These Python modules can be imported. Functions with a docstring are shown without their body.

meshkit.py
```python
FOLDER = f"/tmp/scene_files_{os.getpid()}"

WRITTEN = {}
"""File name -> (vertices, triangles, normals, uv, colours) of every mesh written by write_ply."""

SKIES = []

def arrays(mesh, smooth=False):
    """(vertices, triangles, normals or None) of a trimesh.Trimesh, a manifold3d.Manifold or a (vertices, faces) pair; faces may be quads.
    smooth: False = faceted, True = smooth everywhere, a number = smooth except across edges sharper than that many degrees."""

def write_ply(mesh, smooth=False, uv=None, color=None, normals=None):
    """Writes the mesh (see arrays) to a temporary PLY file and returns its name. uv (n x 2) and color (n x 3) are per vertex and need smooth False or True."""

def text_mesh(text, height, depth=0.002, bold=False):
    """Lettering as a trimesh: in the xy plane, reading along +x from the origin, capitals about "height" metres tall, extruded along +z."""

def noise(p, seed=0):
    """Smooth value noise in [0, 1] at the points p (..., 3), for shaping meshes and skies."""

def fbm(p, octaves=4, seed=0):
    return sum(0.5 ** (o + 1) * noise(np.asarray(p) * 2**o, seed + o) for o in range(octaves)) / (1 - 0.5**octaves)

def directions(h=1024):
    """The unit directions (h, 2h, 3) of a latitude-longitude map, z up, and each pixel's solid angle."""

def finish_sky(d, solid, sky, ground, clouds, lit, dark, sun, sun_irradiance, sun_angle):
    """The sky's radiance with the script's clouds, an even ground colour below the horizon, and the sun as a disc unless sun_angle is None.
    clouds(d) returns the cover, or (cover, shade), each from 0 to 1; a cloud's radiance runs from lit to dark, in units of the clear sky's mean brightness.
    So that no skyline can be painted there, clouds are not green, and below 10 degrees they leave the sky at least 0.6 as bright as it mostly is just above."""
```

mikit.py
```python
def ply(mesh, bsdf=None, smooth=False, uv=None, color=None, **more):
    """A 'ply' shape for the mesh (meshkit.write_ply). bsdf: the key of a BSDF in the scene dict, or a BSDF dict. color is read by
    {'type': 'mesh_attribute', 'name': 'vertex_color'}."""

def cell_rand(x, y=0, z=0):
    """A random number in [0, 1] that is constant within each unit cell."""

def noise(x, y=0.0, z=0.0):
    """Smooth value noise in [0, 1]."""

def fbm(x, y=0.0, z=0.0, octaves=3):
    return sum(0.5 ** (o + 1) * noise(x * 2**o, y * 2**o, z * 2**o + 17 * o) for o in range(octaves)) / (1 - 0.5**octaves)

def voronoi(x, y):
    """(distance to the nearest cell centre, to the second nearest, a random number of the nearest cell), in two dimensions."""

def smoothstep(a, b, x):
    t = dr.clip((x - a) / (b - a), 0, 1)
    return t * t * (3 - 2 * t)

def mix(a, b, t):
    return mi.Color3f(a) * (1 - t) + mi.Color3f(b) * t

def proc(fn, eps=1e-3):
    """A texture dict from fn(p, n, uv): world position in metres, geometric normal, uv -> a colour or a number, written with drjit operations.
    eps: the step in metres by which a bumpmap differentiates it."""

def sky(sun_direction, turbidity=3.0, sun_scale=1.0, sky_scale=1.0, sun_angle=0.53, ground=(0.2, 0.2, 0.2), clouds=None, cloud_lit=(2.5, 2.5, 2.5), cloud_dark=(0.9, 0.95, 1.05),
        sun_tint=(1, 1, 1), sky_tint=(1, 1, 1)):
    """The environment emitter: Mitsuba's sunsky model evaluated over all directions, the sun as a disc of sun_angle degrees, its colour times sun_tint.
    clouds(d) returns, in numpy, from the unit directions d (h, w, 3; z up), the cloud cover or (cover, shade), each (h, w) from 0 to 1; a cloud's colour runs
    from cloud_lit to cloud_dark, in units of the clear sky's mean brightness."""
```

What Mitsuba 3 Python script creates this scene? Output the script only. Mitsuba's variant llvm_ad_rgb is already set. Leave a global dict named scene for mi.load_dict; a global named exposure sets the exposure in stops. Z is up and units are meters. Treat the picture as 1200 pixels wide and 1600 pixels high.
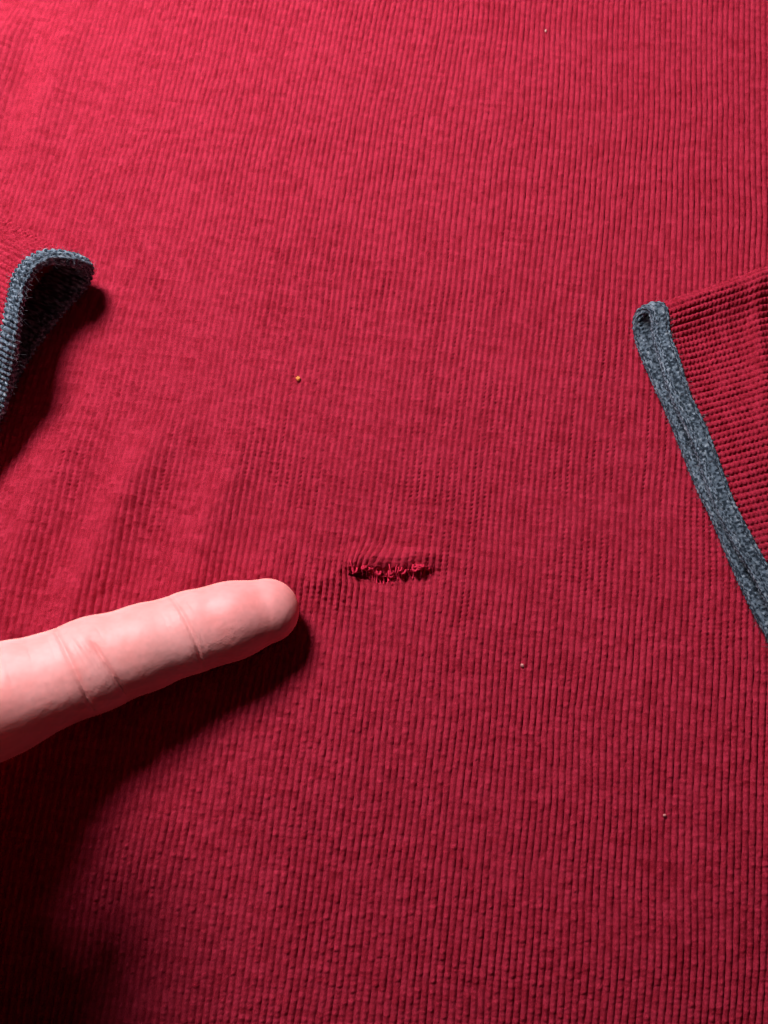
import math
import numpy as np
import trimesh
from scipy.interpolate import CubicSpline
import drjit as dr
import mitsuba as mi
import meshkit
import mikit
from mikit import noise, fbm, smoothstep, mix, cell_rand

T = mi.ScalarTransform4f
scene, labels = {}, {}
MM = 0.001

# ---------------------------------------------------------------- camera, light, exposure
TILT = math.radians(15)
DIST = 0.160
cam = [0.0, -DIST * math.sin(TILT), DIST * math.cos(TILT)]
scene['camera'] = {
    'type': 'thinlens', 'fov': 52.67, 'fov_axis': 'x', 'near_clip': 0.005, 'far_clip': 20.0,
    'aperture_radius': 0.0008, 'focus_distance': 0.158,
    'to_world': T().look_at(origin=cam, target=[0, 0, 0], up=[0, 1, 0]),
}
LAMP = [-0.126, 0.192, 0.258]
scene['lamp_bulb'] = {
    'type': 'sphere', 'center': LAMP, 'radius': 0.050,
    'emitter': {'type': 'area', 'radiance': {'type': 'rgb', 'value': [71.0, 69.5, 70.5]}},
}
labels['lamp_bulb'] = {'label': 'round glowing white lamp bulb up to the left of the red shirt', 'category': 'lamp'}
scene['room_light'] = {'type': 'constant', 'radiance': {'type': 'rgb', 'value': [0.012, 0.012, 0.013]}}
exposure = 0.0

# ---------------------------------------------------------------- materials
def knit_color(p, n, uv):
    """Red heathered yarn; uv = (wale number, course number)."""
    s, t = uv.x, uv.y
    streak = noise(s * 0.22, dr.floor(t) * 3.7 + 5.0) * 0.55 + noise(s * 0.6 + 40, t * 0.5) * 0.45
    stitch = cell_rand(dr.floor(s), dr.floor(t))
    fibre = fbm(p.x * 9000, p.y * 5200, p.z * 5200, octaves=2)
    k = 0.22 * streak + 0.16 * stitch + 0.62 * fibre
    c = mix([0.25, 0.0052, 0.017], [0.455, 0.0230, 0.056], smoothstep(0.22, 0.78, k))
    dark = smoothstep(0.74, 0.86, noise(s * 2.3 + 9, t * 0.9 + 3))
    return mix(c, [0.17, 0.003, 0.011], 0.25 * dark)


def fuzz_height(p, n, uv):
    return fbm(p.x * 5200, p.y * 5200, p.z * 5200, octaves=2)


def trim_color(p, n, uv):
    a = noise(uv.x * 1.2, uv.y * 3.4)
    f = fbm(p.x * 3600, p.y * 3600, p.z * 3600, octaves=2)
    k = 0.62 * a + 0.38 * f
    c = mix([0.024, 0.033, 0.047], [0.115, 0.148, 0.19], smoothstep(0.30, 0.62, k))
    return mix(c, [0.62, 0.66, 0.72], smoothstep(0.58, 0.92, k) * 0.38)


def skin_color(p, n, uv):
    blotch = fbm(p.x * 210, p.y * 210, p.z * 210, octaves=4)
    fine = fbm(p.x * 1500, p.y * 1500, p.z * 1500, octaves=2)
    c = mix([0.86, 0.32, 0.30], [0.92, 0.40, 0.385], smoothstep(0.2, 0.8, blotch))
    # the pad of the fingertip is redder
    tip = 1 - smoothstep(0.004, 0.017, dr.sqrt(dr.square(p.x + 0.024) + dr.square(p.y + 0.0215) + dr.square(p.z - 0.010)))
    c = mix(c, c * mi.Color3f(1.0, 0.84, 0.86), 0.8 * tip)
    return c * (0.93 + 0.14 * fine)


def skin_height(p, n, uv):
    # fine ridges running along a slightly wavy direction, plus pores
    w = noise(p.x * 260, p.y * 260, p.z * 260) * 5.0
    ridge = 0.5 + 0.5 * dr.sin((p.x * 0.45 + p.y * 0.89) * 2 * math.pi / 0.00052 + w)
    return 0.35 * ridge + 0.65 * fbm(p.x * 2600, p.y * 2600, p.z * 2600, octaves=2)


def bumped(color, height, scale, eps, **kw):
    return {'type': 'twosided', 'bsdf': {'type': 'bumpmap', 'scale': scale, 'tex': mikit.proc(height, eps=eps),
            'bsdf': {'type': 'principled', 'base_color': mikit.proc(color), **kw}}}


scene['red_knit'] = bumped(knit_color, fuzz_height, 0.00010, 4e-5, roughness=0.9, specular=0.15, sheen=0.4, sheen_tint=0.5)
scene['grey_knit'] = bumped(trim_color, fuzz_height, 0.00014, 4e-5, roughness=0.95, specular=0.1, sheen=0.5)
scene['skin'] = bumped(skin_color, skin_height, 0.000034, 6e-5, roughness=0.52, specular=0.40, sheen=0.35)
scene['nail'] = {'type': 'twosided', 'bsdf': {'type': 'principled', 'base_color': {'type': 'rgb', 'value': [0.75, 0.45, 0.42]}, 'roughness': 0.25, 'specular': 0.5}}
scene['red_yarn'] = {'type': 'twosided', 'bsdf': {'type': 'principled', 'base_color': {'type': 'rgb', 'value': [0.60, 0.022, 0.065]}, 'roughness': 0.9, 'specular': 0.1, 'sheen': 0.6}}
scene['grey_fibre'] = {'type': 'twosided', 'bsdf': {'type': 'principled', 'base_color': {'type': 'rgb', 'value': [0.17, 0.18, 0.21]}, 'roughness': 0.9, 'specular': 0.1}}
scene['back_knit'] = {'type': 'twosided', 'bsdf': {'type': 'principled', 'base_color': {'type': 'rgb', 'value': [0.45, 0.014, 0.04]}, 'roughness': 0.9, 'specular': 0.1}}
for name, c in (('orange_lint', [0.72, 0.25, 0.06]), ('pink_lint', [0.56, 0.20, 0.20]), ('white_lint', [0.58, 0.33, 0.30])):
    scene[name] = {'type': 'twosided', 'bsdf': {'type': 'principled', 'base_color': {'type': 'rgb', 'value': c}, 'roughness': 0.8}}
scene['table_paint'] = {'type': 'twosided', 'bsdf': {'type': 'principled', 'base_color': {'type': 'rgb', 'value': [0.10, 0.07, 0.05]}, 'roughness': 0.6}}


# ---------------------------------------------------------------- helpers
def put(key, v, f, bsdf, uv=None, smooth=True):
    scene[key] = mikit.ply((np.asarray(v) * MM, np.asarray(f)), bsdf, smooth=smooth, uv=uv)


def grid_faces(nu, nv, wrap_u=False):
    """Quads of a grid whose vertex (i, j) has number i * nv + j."""
    i = np.arange(nu if wrap_u else nu - 1)
    j = np.arange(nv - 1)
    i, j = np.meshgrid(i, j, indexing='ij')
    i2 = (i + 1) % nu
    a, b, c, d = i * nv + j, i2 * nv + j, i2 * nv + j + 1, i * nv + j + 1
    return np.stack([a, b, c, d], -1).reshape(-1, 4)


def sstep(a, b, x):
    t = np.clip((x - a) / (b - a), 0, 1)
    return t * t * (3 - 2 * t)


def n2(x, y, scale, seed=0):
    return meshkit.noise(np.stack([x / scale, y / scale, np.zeros_like(x) + 0.37], -1), seed)


def f2(x, y, scale, seed=0, octaves=3):
    return meshkit.fbm(np.stack([x / scale, y / scale, np.zeros_like(x) + 0.37], -1), octaves, seed)


def hash2(a, b, seed=0):
    h = (a.astype(np.int64) * 374761393 + b.astype(np.int64) * 668265263 + seed * 974711) & 0xFFFFFFFF
    h = ((h ^ (h >> 13)) * 1274126177) & 0xFFFFFFFF
    return ((h ^ (h >> 16)) & 0xFFFF) / 65535.0


def knit_relief(s, t, amp, thin, course_amp=0.30):
    """Height in mm of a fine rib knit at wale s and course t. thin: 0 = broad wales with narrow grooves, 1 = thin raised lines with pin holes between."""
    w = np.floor(s)
    wob = 0.10 * (meshkit.noise(np.stack([w * 7.31, t * 0.35, w * 0.0], -1), 3) - 0.5)
    f = s + wob - np.floor(s + wob)
    x = np.abs(2 * f - 1)
    c = t + 0.5 * hash2(w, w * 0, 5) + 0.20 * x ** 2
    r = hash2(w, np.floor(c), 8)
    st = 0.5 + 0.5 * np.cos(2 * math.pi * (c - np.floor(c) - 0.5))
    broad = 1 - x ** 2.6
    broad = broad * (0.92 + 0.45 * (r - 0.5)) + course_amp * (st - 0.5) * (1 - x ** 3)
    line = np.exp(-((f - 0.36) / 0.17) ** 2)
    hole = np.exp(-((f - 0.86) / 0.16) ** 2) + np.exp(-((f + 0.14) / 0.16) ** 2)
    fine = 0.30 + 0.75 * line * (0.8 + 0.4 * r) + 0.70 * (st - 0.6) * (1 - line) - 0.75 * hole * (1 - st) * (0.5 + r)
    return amp * (broad * (1 - thin) + fine * thin)


def tube(pts, r, sides=6):
    pts = np.asarray(pts, float)
    r = np.broadcast_to(np.asarray(r, float), len(pts))
    tan = np.gradient(pts, axis=0)
    tan /= np.linalg.norm(tan, axis=1, keepdims=True) + 1e-9
    ref = np.array([0.31, 0.17, 0.93])
    a = np.cross(tan, ref)
    a /= np.linalg.norm(a, axis=1, keepdims=True) + 1e-9
    b = np.cross(tan, a)
    ang = np.arange(sides) * 2 * math.pi / sides
    v = pts[:, None] + r[:, None, None] * (np.cos(ang)[None, :, None] * a[:, None] + np.sin(ang)[None, :, None] * b[:, None])
    n = len(pts)
    i, j = np.meshgrid(np.arange(n - 1), np.arange(sides), indexing='ij')
    j2 = (j + 1) % sides
    f = np.stack([i * sides + j, i * sides + j2, (i + 1) * sides + j2, (i + 1) * sides + j], -1).reshape(-1, 4)
    f = np.vstack([f[:, [0, 1, 2]], f[:, [0, 2, 3]]])
    caps = [[0, k + 1, k] for k in range(1, sides - 1)] + [[(n - 1) * sides, (n - 1) * sides + k, (n - 1) * sides + k + 1] for k in range(1, sides - 1)]
    return v.reshape(-1, 3), np.vstack([f, caps])


def join(meshes):
    vs, fs, at = [], [], 0
    for v, f in meshes:
        vs.append(v)
        fs.append(f + at)
        at += len(v)
    return np.vstack(vs), np.vstack(fs)


# ---------------------------------------------------------------- the table under the shirt
put('table_top', [[-400, -400, -48], [400, -400, -48], [400, 400, -48], [-400, 400, -48]], [[0, 1, 2], [0, 2, 3]], 'table_paint', smooth=False)
labels['table_top'] = {'label': 'dark table top under the red shirt', 'category': 'table', 'kind': 'structure'}

# ---------------------------------------------------------------- shirt body (all lengths in mm)
PITCH, COURSE = 1.30, 1.00
ROT = math.radians(7.6)
HOLE = np.array([1.2, -12.9])          # centre of the worn hole


def body_xy(s, t):
    """Where wale s, course position t (mm along the wale) lies on the table."""
    a, b = s * PITCH, t
    x = a * math.cos(ROT) + b * math.sin(ROT)
    y = -a * math.sin(ROT) + b * math.cos(ROT)
    dx = 3.2 * (n2(x, y, 46, 1) - 0.5) + 1.0 * (n2(x, y, 14, 2) - 0.5)
    dy = 2.4 * (n2(x, y, 40, 4) - 0.5)
    # the wales above the hole are drawn apart to the left, those below pull straight
    u, v = x - HOLE[0], y - HOLE[1]
    dx = dx - (1.1 + 1.1 * n2(x, y, 5.0, 9)) * np.exp(-((u + 3) / 5.0) ** 2) * np.exp(-((v - 1.6) / 4.2) ** 2) * sstep(-2.4, 0.8, v)
    return x + dx, y + dy


def along(x, y, p, q):
    """(distance across, 0..1 along) of the line p-q."""
    d = np.subtract(q, p)
    L = np.hypot(*d)
    d = d / L
    return (x - p[0]) * d[1] - (y - p[1]) * d[0], ((x - p[0]) * d[0] + (y - p[1]) * d[1]) / L


def fold(x, y, p, q, height, width):
    c, l = along(x, y, p, q)
    return height * np.exp(-(c / width) ** 2) * sstep(-0.35, 0.25, l) * (1 - sstep(0.75, 1.4, l))


def macro(x, y):
    z = 1.1 * (f2(x, y, 38, 11) - 0.5) + 0.35 * (f2(x, y, 9, 12) - 0.5)
    # soft creases at the left, running with the wales
    z = z + fold(x, y, (-49, 14), (-63, -24), 2.9, 4.6)
    z = z + fold(x, y, (-66, 14), (-80, -24), 2.4, 5.4)
    z = z + fold(x, y, (-31, 10), (-43, -24), 2.0, 4.8)
    z = z + fold(x, y, (-93, 125), (-95, 98), 3.0, 5.0) + fold(x, y, (-78, 122), (-83, 92), 1.6, 5.0)
    z = z - np.minimum(y + 25, 0) ** 2 / 1000.0 - 4.0 * sstep(50, 105, x) * sstep(-55, -110, y)
    # round the hole: a puffed upper lip, a sunk lower edge
    u, v = x - HOLE[0], y - HOLE[1]
    span = sstep(-12.0, -6.0, u) * (1 - sstep(6.5, 12.0, u))
    lip = 1.5 * np.exp(-((v - 3.0) / 2.1) ** 2) * span
    sink = -1.1 * np.exp(-(np.minimum(v - 0.3, 0) / 3.2) ** 2) * (1 - sstep(0.2, 1.5, v)) * span
    z = z + lip + sink + 1.3 * (n2(x, y, 0.95, 15) - 0.45) * np.exp(-((v - 0.9) / 1.5) ** 2) * span
    z = z + 0.5 * np.exp(-((u + 15) / 5) ** 2 - ((v + 1.5) / 1.8) ** 2)
    # pressed down under the fingertip
    z = z - 1.3 * np.exp(-((x + 24) / 9) ** 2 - ((y + 22) / 7) ** 2)
    return z


def amplitude(x, y):
    mid = np.exp(-((y - 28 + 0.12 * x) / 36) ** 2)
    patch = f2(x, y, 13, 21)
    thin = np.clip(1.1 * mid + 0.8 * (patch - 0.5) - 0.18, 0, 0.65)
    amp = 0.54 - 0.21 * mid + 0.30 * (patch - 0.5) - 0.10 * sstep(60, 110, y)
    amp = amp - 0.15 * sstep(-40, -75, x) * sstep(75, 100, y)
    u, v = x - HOLE[0], y - HOLE[1]
    near = np.exp(-((u + 12.5) / 7) ** 2 - ((v + 3.0) / 5.0) ** 2)
    thin = thin * (1 - near)
    return amp + 0.40 * near + 0.15 * np.exp(-((u - 6) / 4) ** 2 - ((v - 4) / 3) ** 2), thin


rows = np.concatenate([np.arange(-210, -114, 4.0), np.arange(-114, 153, 0.30), np.arange(153, 250, 4.0)])
SUB = np.array([0.0, 0.13, 0.32, 0.5, 0.68, 0.87])
wales = np.arange(-84, 84)
cols = np.concatenate([np.arange(-135, -84, 0.5), (wales[:, None] + SUB).ravel(), np.arange(84, 135, 0.5)])
S, Tt = np.meshgrid(cols, rows, indexing='ij')
X, Y = body_xy(S, Tt)
A, TH = amplitude(X, Y)
Z = macro(X, Y) + knit_relief(S, Tt / COURSE, A, TH) - 0.3
Z = np.where((np.abs(S) > 84) | (Tt > 153) | (Tt < -114), macro(X, Y), Z)
Z += 0.05 * (n2(X, Y, 0.5, 31) - 0.5) + 0.12 * (n2(X, Y, 1.7, 32) - 0.5)
V = np.stack([X, Y, Z], -1).reshape(-1, 3)
Fq = grid_faces(len(cols), len(rows))
# the worn hole itself: faces taken out inside a ragged outline
cx, cy = X.ravel()[Fq].mean(1) - HOLE[0], Y.ravel()[Fq].mean(1) - HOLE[1]
rag = n2(cx, cy, 0.55, 41) + 0.6 * n2(cx, cy, 0.25, 42)
half = 0.65 * np.sqrt(np.clip(1 - (np.abs(cx) / 8.6) ** 2.5, 0, 1)) * (0.25 + 1.2 * n2(cx, cx * 0, 1.9, 43))
mid_line = 0.1 - 1.3 * np.exp(-((cx + 0.5) / 3.4) ** 2) + 0.8 * (n2(cx, cx * 0, 3.1, 44) - 0.5)
gone = np.abs(cy - mid_line) < half * (0.55 + 0.55 * rag)
Fq = Fq[~gone]
put('knit_shirt__body', V, Fq, 'red_knit', uv=np.stack([S, Tt / COURSE], -1).reshape(-1, 2))
labels['knit_shirt'] = {'label': 'red ribbed knit shirt with grey sleeve trims and a worn hole, laid flat', 'category': 'shirt'}
labels['knit_shirt__body'] = {'label': 'red ribbed front with a small frayed hole'}

# back of the shirt, seen through the hole
gx, gy = np.meshgrid(np.linspace(-170, 170, 60), np.linspace(-205, 240, 80), indexing='ij')
put('knit_shirt__back_panel', np.stack([gx, gy, -2.9 + 0.5 * n2(gx, gy, 30, 50) - np.minimum(gy + 25, 0) ** 2 / 1000.0 - 4.0 * sstep(50, 105, gx) * sstep(-55, -110, gy) - 2.0 * sstep(40, 100, gy) - 2.0 * sstep(-40, -100, gy)], -1).reshape(-1, 3), grid_faces(60, 80), 'back_knit')

# frayed yarn loops at the hole
rng = np.random.default_rng(7)


def surface_z(x, y):
    return float(macro(np.array([x]), np.array([y]))[0]) + 0.25


frayed = []
def hole_mid(u):
    return HOLE[1] + 0.1 - 1.3 * math.exp(-((u + 0.5) / 3.4) ** 2)


for k in range(16):                     # worn stitches puffing over the upper lip
    u = rng.uniform(-7.5, 7.8)
    x, y0 = HOLE[0] + u, hole_mid(u) + rng.uniform(0.9, 1.9)
    drop, wid = rng.uniform(0.4, 1.0), rng.uniform(0.3, 0.5)
    lean = rng.uniform(-0.3, 0.3)
    a = np.linspace(0, math.pi, 9)
    z0 = surface_z(x, y0)
    frayed.append((np.stack([x - wid * np.cos(a) + lean * np.sin(a), y0 - drop * np.sin(a) ** 0.8, z0 + rng.uniform(-0.1, 0.3) * np.sin(a)], -1), rng.uniform(0.22, 0.32)))
for k in range(30):                     # stretched yarn running down across the hole
    u = -7.9 + 15.9 * (k + rng.uniform(-0.3, 0.3)) / 29
    if abs(u + 5.6) < 1.3 or abs(u - 6.3) < 0.9 and k % 2:
        continue
    top = hole_mid(u) + rng.uniform(0.7, 1.5)
    low = hole_mid(u) - rng.uniform(0.1, 1.1)
    x = HOLE[0] + u
    q = np.linspace(0, 1, 9)
    bow, drift = rng.uniform(-0.25, 0.25), rng.normal(0, 0.35)
    z0, z1 = surface_z(x, top) + 0.1, surface_z(x, low) - 0.1
    frayed.append((np.stack([x + drift * q + bow * np.sin(q * math.pi), top + (low - top) * q, z0 + (z1 - z0) * q - 0.7 * np.sin(q * math.pi)], -1), rng.uniform(0.14, 0.24)))
for x, y0, l, th in ((-6.8, -10.4, 1.6, -1.35), (1.0, -11.2, 2.3, -1.4), (2.5, -11.6, 1.6, -1.75)):   # bright standing threads
    q = np.linspace(0, 1, 7)
    z0 = surface_z(x, y0)
    frayed.append((np.stack([x + q * l * math.cos(th), y0 + q * l * math.sin(th), z0 + 0.3 + 0.7 * np.sin(q * 2.2)], -1), 0.13))
for k, (pts, r) in enumerate(frayed):
    v, f = tube(pts, np.linspace(1, 0.8, len(pts)) * r, 6)
    put('knit_shirt__body__frayed_yarn' + ('' if k == 0 else '_%03d' % k), v, f, 'red_yarn')


# ---------------------------------------------------------------- sleeves
def closed_loop(pts, n):
    """n points spread evenly along the closed curve through pts; also its length."""
    p = np.vstack([pts, pts[:1]]).astype(float)
    u = np.concatenate([[0], np.cumsum(np.linalg.norm(np.diff(p, axis=0), axis=1) ** 0.6)])
    cs = CubicSpline(u, p, bc_type='periodic')
    fine = cs(np.linspace(0, u[-1], 4000))
    L = np.concatenate([[0], np.cumsum(np.linalg.norm(np.diff(fine, axis=0), axis=1))])
    at = np.linspace(0, L[-1], n, endpoint=False)
    return np.stack([np.interp(at, L, fine[:, k]) for k in range(3)], -1), L[-1], np.interp(u[:-1], np.linspace(0, u[-1], 4000), L) / L[-1]


def sleeve(key, rim, far, trim_w, trim_t, trim_rows, amp, length, seed, swell=None):
    n0 = len(rim)
    _, L, knots = closed_loop(rim, 10)
    nw = int(round(L / PITCH))
    n = nw * 6
    loop, _, _ = closed_loop(rim, n)
    per = CubicSpline(np.append(knots, 1.0), np.vstack([far, far[:1]]), bc_type='periodic')
    end = per(np.arange(n) / n)
    steps = np.concatenate([np.arange(trim_w * 0.6, min(length, 34), 0.25), np.arange(34, length, 3.0)])
    q = (steps / length)[None, :, None]
    base = loop[:, None] * (1 - q) + end[:, None] * q

    def frames(b):
        tu = np.roll(b, -1, 0) - np.roll(b, 1, 0)
        tv = np.gradient(b, axis=1)
        nn = np.cross(tv, tu)
        return nn / (np.linalg.norm(nn, axis=-1, keepdims=True) + 1e-9)

    nrm = frames(base)
    mid = base.mean(0, keepdims=True)
    if np.sum(nrm * (base - mid)) < 0:
        nrm = -nrm
    base[..., 2] -= 0.9 * (1 - sstep(3.4, 4.6, loop[:, 2]))[:, None] * sstep(0.0, 2.0, steps - trim_w * 0.6)[None]
    s = np.repeat((np.arange(n) / 6.0)[:, None], len(steps), 1)
    t = np.repeat((steps / COURSE)[None], n, 0)
    a = amp * (0.85 + 0.4 * (n2(s, t, 9, seed) - 0.5)) * sstep(0, 3, t - t.min() + 1.0)
    h = knit_relief(s + 400 * seed, t, a, np.zeros_like(a) + 0.10, 0.65)
    h = h + 0.3 * (n2(s, t, 14, seed + 1) - 0.5) + 0.06 * (n2(s, t, 1.1, seed + 2) - 0.5)
    v = base + nrm * h[..., None]
    if swell is not None:
        v[..., 2] += swell(base) * sstep(3.0, 5.0, base[..., 2]) * sstep(0, 10, steps)[None]
    f = grid_faces(n, len(steps), wrap_u=True)
    put(key, v.reshape(-1, 3), f, 'red_knit', uv=np.stack([s, t], -1).reshape(-1, 2))
    # trim: a folded knit band round the opening
    m = int(L / 0.22)
    loop, _, _ = closed_loop(rim, m)
    end = per(np.arange(m) / m)
    d = end - loop
    d /= np.linalg.norm(d, axis=1, keepdims=True)
    d[:, 2] -= 0.12 * (1 - sstep(3.4, 4.6, loop[:, 2]))          # the lower lip slopes down into the sleeve
    d /= np.linalg.norm(d, axis=1, keepdims=True)
    tan = np.roll(loop, -1, 0) - np.roll(loop, 1, 0)
    tan /= np.linalg.norm(tan, axis=1, keepdims=True)
    nn = np.cross(tan, d)
    nn /= np.linalg.norm(nn, axis=1, keepdims=True)
    if np.sum(nn * (loop - loop.mean(0))) < 0:
        nn = -nn
    K = 44
    ph = np.arange(K) * 2 * math.pi / K
    ex = np.sign(np.cos(ph)) * np.abs(np.cos(ph)) ** 0.75
    ey = np.sign(np.sin(ph)) * np.abs(np.sin(ph)) ** 0.75
    arc = np.arange(m) * L / m
    LEN, PH = np.meshgrid(arc, ph, indexing='ij')
    low = 1 - sstep(3.4, 4.6, loop[:, 2])
    W = (trim_w * (1 + (0.8 if trim_rows else 2.2) * low))[:, None]
    wv = 1 + 0.16 * (n2(LEN, LEN * 0, 9, seed + 5) - 0.5)
    if trim_rows == 0:            # short ribs across the band
        rib = np.abs(np.sin(math.pi * LEN / 1.15 + 0.5 * (n2(LEN, PH, 2.0, seed + 6) - 0.5)))
        rel = 0.62 * rib ** 0.7 - 0.15 + 0.12 * np.sin(PH * 7 + 3 * hash2(np.floor(LEN / 1.15), LEN * 0, 4))
    else:                         # rows of stitches along the band
        row = np.cos(PH * trim_rows)
        dash = np.sin(2 * math.pi * LEN / 1.0 + 2.0 * np.round(PH * trim_rows / (2 * math.pi)))
        rel = 0.16 * row + 0.10 * dash * (0.5 + 0.5 * row)
    rel = rel + 0.20 * (n2(LEN, PH * 1.1, 0.8, seed + 7) - 0.5) + 0.3 * (n2(LEN, PH * 1.5, 3.4, seed + 8) - 0.5)
    cen = loop + d * W * 0.5 + nn * 0.25
    v = cen[:, None] + d[:, None] * (ex[None] * W * 0.5 * wv + rel * np.cos(PH))[..., None] + nn[:, None] * (ey[None] * trim_t * 0.5 + rel * np.sin(PH))[..., None]
    f = np.array([[i * K + j, ((i + 1) % m) * K + j, ((i + 1) % m) * K + (j + 1) % K, i * K + (j + 1) % K] for i in range(m) for j in range(K)])
    put(key + '__trim', v.reshape(-1, 3), f, 'grey_knit', uv=np.stack([LEN / 0.5, PH * 2.0], -1).reshape(-1, 2))
    # stray fibres standing off the band
    r = np.random.default_rng(seed)
    hairs = []
    out = ex[None, :, None] * d[:, None] + ey[None, :, None] * nn[:, None]
    for _ in range(3200):
        i, j = r.integers(m), r.integers(K)
        o = out[i, j] + r.normal(0, 0.6, 3)
        o /= np.linalg.norm(o)
        side = r.normal(0, 1, 3)
        l = r.uniform(0.3, 1.4)
        qq = np.linspace(0, 1, 5)[:, None]
        hairs.append(tube(v[i, j] - 0.1 * o + o * l * qq * 0.8 + side * 0.35 * l * qq ** 2, 0.018, 3))
    hv, hf = join(hairs)
    put(key + '__fuzz', hv, hf, 'grey_fibre')
    labels[key + '__fuzz'] = {'kind': 'stuff', 'label': 'fine stray fibres on the grey trim'}


# left sleeve: opening faces right, its upper lip arched, its lower lip on the shirt
left_rim = np.array([
    (-92.0, -6.0, 3.0), (-83.0, 9.0, 6.0), (-77.3, 19.1, 8.5), (-74.9, 25.5, 11.5), (-72.9, 31.3, 15.9), (-72.5, 38.7, 16.6), (-71.5, 45.6, 16.2), (-68.3, 49.2, 15.7),
    (-65.2, 50.2, 14.0), (-63.6, 51.6, 10.0), (-63.6, 52.5, 6.0), (-64.8, 51.7, 3.4), (-67.0, 49.2, 2.4), (-69.7, 45.5, 2.2), (-72.9, 40.6, 2.2),
    (-75.5, 36.5, 2.2), (-77.9, 30.6, 2.2), (-80.6, 22.0, 2.2), (-84.5, 10.0, 2.2), (-90.0, -2.0, 2.2)])
left_rim[:, 2] = np.where(left_rim[:, 2] > 4, 4 + 0.88 * (left_rim[:, 2] - 4), left_rim[:, 2])
ld = np.array([-0.87, 0.50, 0.0])
left_far = left_rim + ld * 80
left_far[:, 2] = np.where(left_rim[:, 2] > 4, 9.0, 1.2)
sleeve('knit_shirt__sleeve', left_rim, left_far, 3.1, 2.0, 0, 0.70, 80.0, 3)
labels['knit_shirt__sleeve'] = {'label': 'red sleeve at the left with its opening arched open'}
labels['knit_shirt__sleeve__trim'] = {'label': 'grey knit trim with short crosswise ribs round the open sleeve end'}

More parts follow.
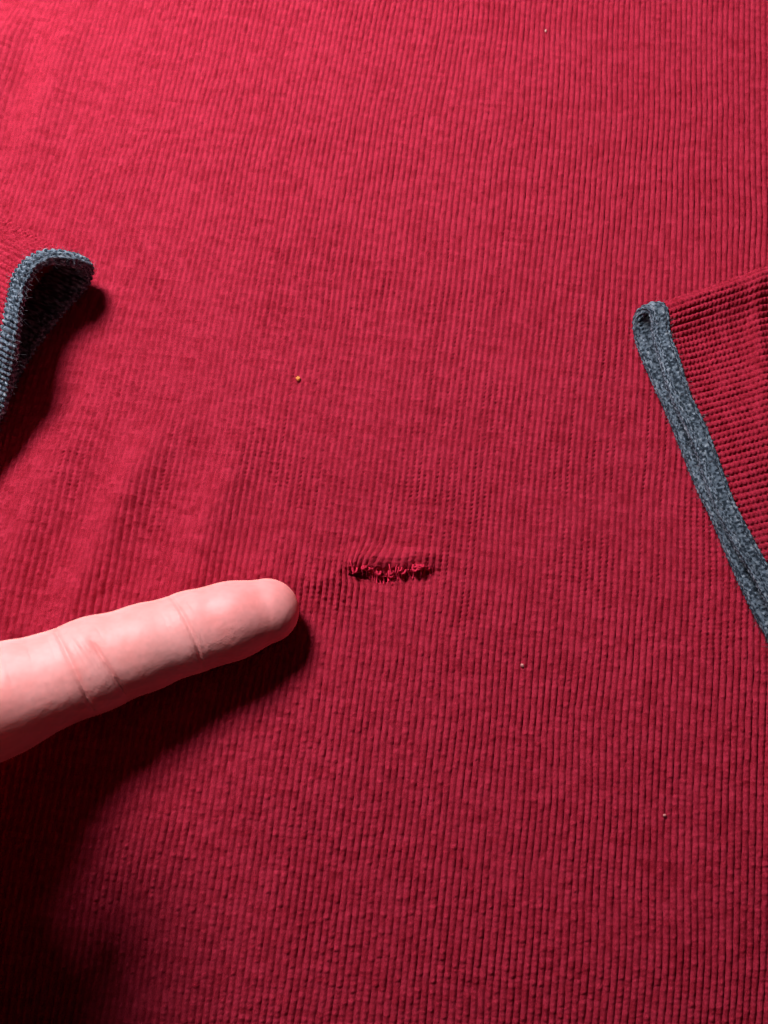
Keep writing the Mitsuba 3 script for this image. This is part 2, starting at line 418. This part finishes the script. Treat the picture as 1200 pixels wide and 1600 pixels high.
# right sleeve: opening faces left and is nearly flat
def side_swell(b):
    # the upper layer is puffed along its top fold, sags below it, and has a pressed crease across
    c, _ = along(b[..., 0], b[..., 1], (54.0, 42.5), (83.0, 53.5))
    z = 1.2 * np.exp(-((c - 3.5) / 4.0) ** 2) - 1.6 * np.exp(-((c - 15) / 9.0) ** 2) + 0.8 * np.exp(-((c - 38) / 12.0) ** 2)
    return z + fold(b[..., 0], b[..., 1], (80.5, 52.0), (77.5, 20.0), 0.8, 1.8)


right_rim = np.array([
    (53.9, 41.9, 5.4), (55.5, 41.4, 7.6), (56.1, 37.0, 7.2), (57.0, 30.6, 7.6), (57.7, 25.3, 7.8), (59.0, 20.6, 7.6), (61.4, 14.3, 7.2), (62.9, 8.5, 7.2), (64.9, 0.1, 7.0),
    (68.4, -9.0, 6.6), (71.2, -15.0, 6.4), (73.8, -21.1, 6.0), (78.0, -31.0, 5.6), (83.5, -46.0, 4.4), (87.0, -54.0, 4.0),
    (85.8, -53.0, 3.0), (81.0, -44.0, 3.0), (75.4, -28.4, 3.0), (72.7, -21.8, 3.0), (70.3, -14.8, 3.0), (68.0, -7.4, 3.0), (65.6, -0.4, 3.0), (63.2, 6.4, 3.0), (61.4, 13.4, 3.0),
    (59.4, 20.6, 3.0), (57.0, 27.9, 3.0), (55.2, 33.9, 3.0), (53.9, 38.6, 3.4)])
right_far = right_rim + np.array([82.0, 20.0, 0.0]) + np.array([0, 1, 0]) * ((right_rim[:, 1:2] + 5) * 0.22)
right_far[:, 2] = np.where(right_rim[:, 2] > 4, 4.6, 2.2)
sleeve('knit_shirt__sleeve_001', right_rim, right_far, 4.0, 2.1, 9, 0.62, 84.0, 6, side_swell)
labels['knit_shirt__sleeve_001'] = {'label': 'red sleeve at the right lying nearly flat'}
labels['knit_shirt__sleeve_001__trim'] = {'label': 'fuzzy grey knit trim along the flat sleeve end'}

# ---------------------------------------------------------------- hand
M1 = np.array([-86.3, -48.5, 21.5])
EF = np.array([0.86, 0.42, -0.22]); EF /= np.linalg.norm(EF)
EQ = np.array([0.42, -0.88, 0.0]); EQ -= EF * (EQ @ EF); EQ /= np.linalg.norm(EQ)
EN = np.cross(EQ, EF)
EQ = EQ * math.cos(math.radians(8)) + EN * math.sin(math.radians(8)); EN = np.cross(EQ, EF)


def H(f, q, n):
    return M1 + f * EF + q * EQ + n * EN


bones = []          # (a, b, ra, rb, blend)


def chain(pts, rad, k=2.5):
    for a, b, ra, rb in zip(pts[:-1], pts[1:], rad[:-1], rad[1:]):
        bones.append((np.asarray(a, float), np.asarray(b, float), ra, rb, k))


PIP, DIP, TIP = np.array([-52.5, -31.5, 10.7]), np.array([-36.2, -25.4, 7.8]), np.array([-22.6, -21.2, 5.5])
index_pts = [M1, PIP, DIP, TIP]
chain([M1, np.array([-67.3, -38.0, 14.6]), PIP, 0.5 * (PIP + DIP), DIP, 0.5 * TIP + 0.5 * DIP, TIP], [11.2, 9.4, 8.2, 7.6, 7.2, 7.0, 6.25], 2.6)


def curl(base, a1, a2, a3, l1, l2, l3, r, spread=0.0):
    """A finger bent towards the palm; angles are measured from the hand's forward direction."""
    pts, p, a = [base], base, 0.0
    for da, l in ((a1, l1), (a2, l2), (a3, l3)):
        a += math.radians(da)
        p = p + l * (math.cos(a) * EF + math.sin(a) * EN + spread * EQ)
        pts.append(p)
    chain(pts, r, 1.8)
    return pts


middle_pts = curl(H(5, 14, 0), 84, 94, 50, 44, 27, 19, [11.0, 9.0, 8.0, 6.8], -0.03)
ring_pts = curl(H(-1, 35, -1), 86, 90, 50, 41, 25, 18, [10.4, 8.6, 7.6, 6.4], -0.06)
little_pts = curl(H(-11, 52, -3), 88, 88, 48, 33, 20, 16, [9.4, 7.4, 6.6, 5.6], -0.10)
thumb_pts = [H(-66, 4, 4), np.array([-113.0, -48.0, 49.0]), np.array([-87.0, -37.0, 54.0]), np.array([-64.0, -27.5, 50.0])]
chain(thumb_pts, [14, 11.5, 10.6, 9.2], 2.5)
bones.append((H(-74, 20, 0), np.array([-112.0, -50.0, 42.0]), 15, 10, 8.0))
for base, w in ((H(0, 0, 0), 11), (H(4, 15, 0), 11.5), (H(-3, 35, -1), 11), (H(-11, 52, -3), 9.5)):    # palm
    bones.append((base, H(-78, 28, 0), w, 15, 6.0))
bones.append((H(-70, 6, 2), H(-30, 4, 6), 14, 10, 6.0))
bones.append((H(-74, 46, 3), H(-30, 52, 3), 14, 11, 6.0))
bones.append((H(-78, 22, 0), H(-200, 30, 4), 18, 26, 9.0))
bones.append((H(-78, 36, 0), H(-200, 42, 4), 18, 26, 9.0))


def hand_sdf(p):
    d = np.full(len(p), 1e3)
    for a, b, ra, rb, k in bones:
        ab = b - a
        h = np.clip(((p - a) @ ab) / (ab @ ab), 0, 1)
        e = np.linalg.norm(p - a - h[:, None] * ab, axis=1) - (ra + (rb - ra) * h)
        q = np.clip(0.5 + 0.5 * (e - d) / k, 0, 1)
        d = e * (1 - q) + d * q - k * q * (1 - q)
    return d


def surface_nets(lo, hi, step, fn):
    ax = [np.arange(a, b, step) for a, b in zip(lo, hi)]
    n = [len(a) for a in ax]
    val = np.empty(n, np.float32)
    yy, zz = np.meshgrid(ax[1], ax[2], indexing='ij')
    for i, x in enumerate(ax[0]):
        val[i] = fn(np.stack([np.full(yy.size, x), yy.ravel(), zz.ravel()], -1)).reshape(yy.shape)
    ins = val < 0
    corner = [(a, b, c) for a in (0, 1) for b in (0, 1) for c in (0, 1)]
    cut = lambda g, a, b, c: g[a:n[0] - 1 + a, b:n[1] - 1 + b, c:n[2] - 1 + c]  # noqa: E731
    cnt = sum(cut(ins, *c).astype(int) for c in corner)
    act = (cnt > 0) & (cnt < 8)
    idx = np.full(act.shape, -1)
    idx[act] = np.arange(act.sum())
    cell = np.argwhere(act)
    acc, num = np.zeros((len(cell), 3)), np.zeros(len(cell))
    for c0 in corner:
        for k in range(3):
            if c0[k] == 0:
                c1 = tuple(1 if m == k else c0[m] for m in range(3))
                v0, v1 = cut(val, *c0)[act], cut(val, *c1)[act]
                x = (v0 < 0) != (v1 < 0)
                tt = np.where(x, v0 / np.where(x, v0 - v1, 1), 0)
                acc += np.where(x[:, None], np.array(c0, float) + tt[:, None] * (np.array(c1) - np.array(c0)), 0)
                num += x
    v = np.array(lo) + (cell + acc / num[:, None]) * step
    quads = []
    for k in range(3):
        o = [np.eye(3, dtype=int)[(k + 1) % 3], np.eye(3, dtype=int)[(k + 2) % 3]]
        sl0 = tuple(slice(0, -1) if m == k else slice(1, -1) for m in range(3))
        sl1 = tuple(slice(1, None) if m == k else slice(1, -1) for m in range(3))
        a, b = ins[sl0], ins[sl1]
        e = np.argwhere(a != b)
        flip = a[tuple(e.T)]
        e = e + np.array([0 if m == k else 1 for m in range(3)])
        g = lambda w: idx[tuple((e - w).T)]  # noqa: E731
        q = np.stack([g(0 * o[0]), g(o[0]), g(o[0] + o[1]), g(o[1])], -1)
        quads.append(np.where(flip[:, None], q, q[:, ::-1]))
    q = np.vstack(quads)
    return v, np.vstack([q[:, [0, 1, 2]], q[:, [0, 2, 3]]])


allp = np.array([b[0] for b in bones] + [b[1] for b in bones])
hv, hf = surface_nets(allp.min(0) - 30, allp.max(0) + 30, 1.5, hand_sdf)
for _ in range(2):                                         # the pointing finger gets finer faces
    fine = np.nonzero(hv[hf].mean(1)[:, 0] > -78)[0]
    hv, hf = trimesh.remesh.subdivide(hv, hf, face_index=fine)
cen = hv[hf].mean(1)
hv, hf = trimesh.remesh.subdivide(hv, hf, face_index=np.nonzero((cen[:, 0] > -68) & (cen[:, 2] < 40))[0])
for _ in range(3):
    g = np.stack([hand_sdf(hv + e) - hand_sdf(hv - e) for e in 0.2 * np.eye(3)], -1) / 0.4
    hv = hv - hand_sdf(hv)[:, None] * g / (np.sum(g * g, 1, keepdims=True) + 1e-9)
g /= np.linalg.norm(g, axis=1, keepdims=True) + 1e-9
AX = (DIP - PIP) / np.linalg.norm(DIP - PIP)
LAT = np.cross(np.array([0, 0, 1.0]), AX); LAT /= np.linalg.norm(LAT)       # towards the upper edge in the photo
UPN = np.cross(AX, LAT)
ha, hl = (hv - PIP) @ AX, (hv - PIP) @ LAT
palm = sstep(0.0, 0.75, g @ UPN)
on_finger = hv[:, 0] > -76
disp = np.zeros(len(hv))


def crease(a0, curve, slope, depth, width, l0=-9, l1=9):
    """A skin fold across the finger at axial position a0, bowed and tilted over its width."""
    at = a0 + slope * hl + curve * (hl / 8) ** 2
    w = sstep(l0 - 2, l0 + 1.5, hl) * (1 - sstep(l1 - 1.5, l1 + 2, hl))
    return -depth * np.exp(-((ha - at) / width) ** 2) * palm * w


disp += crease(17.6, -0.9, -0.14, 0.34, 0.30) + crease(17.6, -0.9, -0.14, 0.16, 1.1)
disp += crease(-2.6, -0.8, -0.16, 0.42, 0.34) + crease(-2.6, -0.8, -0.16, 0.20, 1.2)
disp += crease(2.2, -0.6, -0.28, 0.50, 0.32, -9, 1.5) + crease(2.2, -0.6, -0.28, 0.26, 1.1, -9, 3)
disp += crease(-0.2, -0.6, -0.3, 0.14, 0.3, -2, 5) + crease(15.6, 0.5, -0.2, 0.10, 0.3, -6, 3)
disp += 0.35 * np.exp(-((ha - 20.0) / 1.6) ** 2 - ((hl - 3.2) / 2.4) ** 2) * palm       # small bulges beside the folds
disp += 0.28 * np.exp(-((ha - 0.2) / 1.3) ** 2 - ((hl - 2.5) / 3.4) ** 2) * palm
disp += 0.55 * np.exp(-((ha - 27) / 5.5) ** 2 - (hl / 5) ** 2) * palm + 0.35 * np.exp(-((ha - 9) / 5) ** 2 - (hl / 6) ** 2) * palm
for a0, c0, s0, dp in ((-4.6, -0.7, -0.1, 0.07), (-1.1, -0.7, -0.2, 0.10), (0.9, -0.5, -0.3, 0.10), (4.1, -0.3, -0.3, 0.07), (6.0, 0.2, -0.2, 0.05), (14.2, 0.3, -0.1, 0.05), (16.2, -0.6, -0.2, 0.08), (19.0, -0.8, -0.1, 0.08), (-8.0, 0.4, -0.2, 0.05), (-12.0, 0.2, -0.1, 0.05)):
    disp += crease(a0, c0, s0, dp, 0.22, -6 + 2.0 * math.sin(a0 * 3.1), 5 + 2.0 * math.sin(a0 * 5.3))       # finer wrinkles
disp += 0.07 * (meshkit.fbm(hv / 5.0, 3, 61) - 0.5) + 0.07 * (meshkit.fbm(hv / 1.1, 2, 62) - 0.5)
hv = hv + g * np.where(on_finger, disp, 0.3 * (meshkit.fbm(hv / 6.0, 3, 61) - 0.5))[:, None]
put('person__hand', hv, hf, 'skin')
labels['person'] = {'label': 'bare hand reaching in from the left, index finger pointing at the hole in the shirt', 'category': 'person'}
labels['person__hand'] = {'label': 'bare hand with the index finger stretched out'}


def fingernail(key, p0, p1, back, r):
    """A curved nail plate on the back of the last finger bone."""
    ax = (p1 - p0) / np.linalg.norm(p1 - p0)
    back = back - ax * (back @ ax)
    back /= np.linalg.norm(back)
    sd = np.cross(ax, back)
    u, w = np.meshgrid(np.linspace(0, 1, 12), np.linspace(-1, 1, 11), indexing='ij')
    ang = w * 0.95 * (1 - 0.35 * (2 * u - 1) ** 4)
    rr = r * 1.03 + 0.1 - 0.10 * r * u ** 3
    top = p1 + ax * ((-0.75 + 1.55 * u) * r - 0.25 * r * w ** 2 * u)[..., None] + (rr * np.cos(ang))[..., None] * back + (rr * np.sin(ang))[..., None] * sd
    low = top - 0.5 * back
    v = np.vstack([top.reshape(-1, 3), low.reshape(-1, 3)])
    f = grid_faces(12, 11)
    put(key, v, np.vstack([f, f[:, ::-1] + 132]), 'nail')


fingernail('person__hand__fingernail', DIP, TIP, -UPN, 6.2)
for k, pts, r in ((1, middle_pts, 6.8), (2, ring_pts, 6.4), (3, little_pts, 5.6)):
    ax = pts[3] - pts[2]
    fingernail('person__hand__fingernail_%03d' % k, pts[2], pts[3], -np.cross(ax, EQ), r)
fingernail('person__hand__fingernail_004', thumb_pts[2], thumb_pts[3], np.array([-0.30, 0.55, 0.75]), 9.2)


# ---------------------------------------------------------------- specks of lint on the shirt
def lint(key, x, y, r, bsdf, label, seed, stretch=(1, 1, 1)):
    m = trimesh.creation.icosphere(subdivisions=3, radius=1.0)
    v = np.array(m.vertices)
    v = v * (0.45 + 1.2 * (meshkit.fbm(v * 2.2 + seed * 3.1, 3, seed)[:, None]))
    v = v * r * np.array(stretch)
    v[:, 2] += surface_z(x, y) + 0.15
    v[:, 0] += x
    v[:, 1] += y
    put(key, v, np.array(m.faces), bsdf)
    labels[key] = {'label': label, 'category': 'lint'}


lint('lint_fleck', -18.5, 29.8, 0.42, 'orange_lint', 'tiny orange fleck of lint on the red front above the fingertip', 1, (0.9, 1.15, 0.7))
lint('lint_fleck_001', 39.9, 122.9, 0.30, 'white_lint', 'tiny pale fleck of lint near the top right of the red front', 2, (0.6, 1.2, 0.6))
lint('lint_fleck_002', 27.0, -31.1, 0.30, 'pink_lint', 'tiny pink fleck of lint to the lower right of the hole', 3)
lint('lint_fleck_003', 52.6, -58.7, 0.24, 'pink_lint', 'tiny pale pink fleck of lint far down at the lower right', 4)

# ---------------------------------------------------------------- loose fibres and pilling on the shirt front
r = np.random.default_rng(21)
hairs = []
for k in range(2600):
    x, y = r.uniform(-95, 95), r.uniform(-95, 135)
    if k < 160:
        x, y = HOLE[0] + r.uniform(-9, 9), HOLE[1] + r.normal(0.6, 1.0)
    th, l = r.uniform(0, 2 * math.pi), r.uniform(0.5, 1.9)
    q = np.linspace(0, 1, 5)
    bend = r.normal(0, 0.5)
    z0 = surface_z(x, y) + 0.10
    px = x + l * (q * math.cos(th) - bend * q ** 2 * math.sin(th))
    py = y + l * (q * math.sin(th) + bend * q ** 2 * math.cos(th))
    hairs.append(tube(np.stack([px, py, z0 + r.uniform(0.0, 0.6) * np.sin(q * 2.6)], -1), 0.016, 3))
hv, hf = join(hairs)
put('knit_shirt__fuzz', hv, hf, 'red_yarn')
labels['knit_shirt__fuzz'] = {'kind': 'stuff', 'label': 'fine stray red fibres on the knit'}
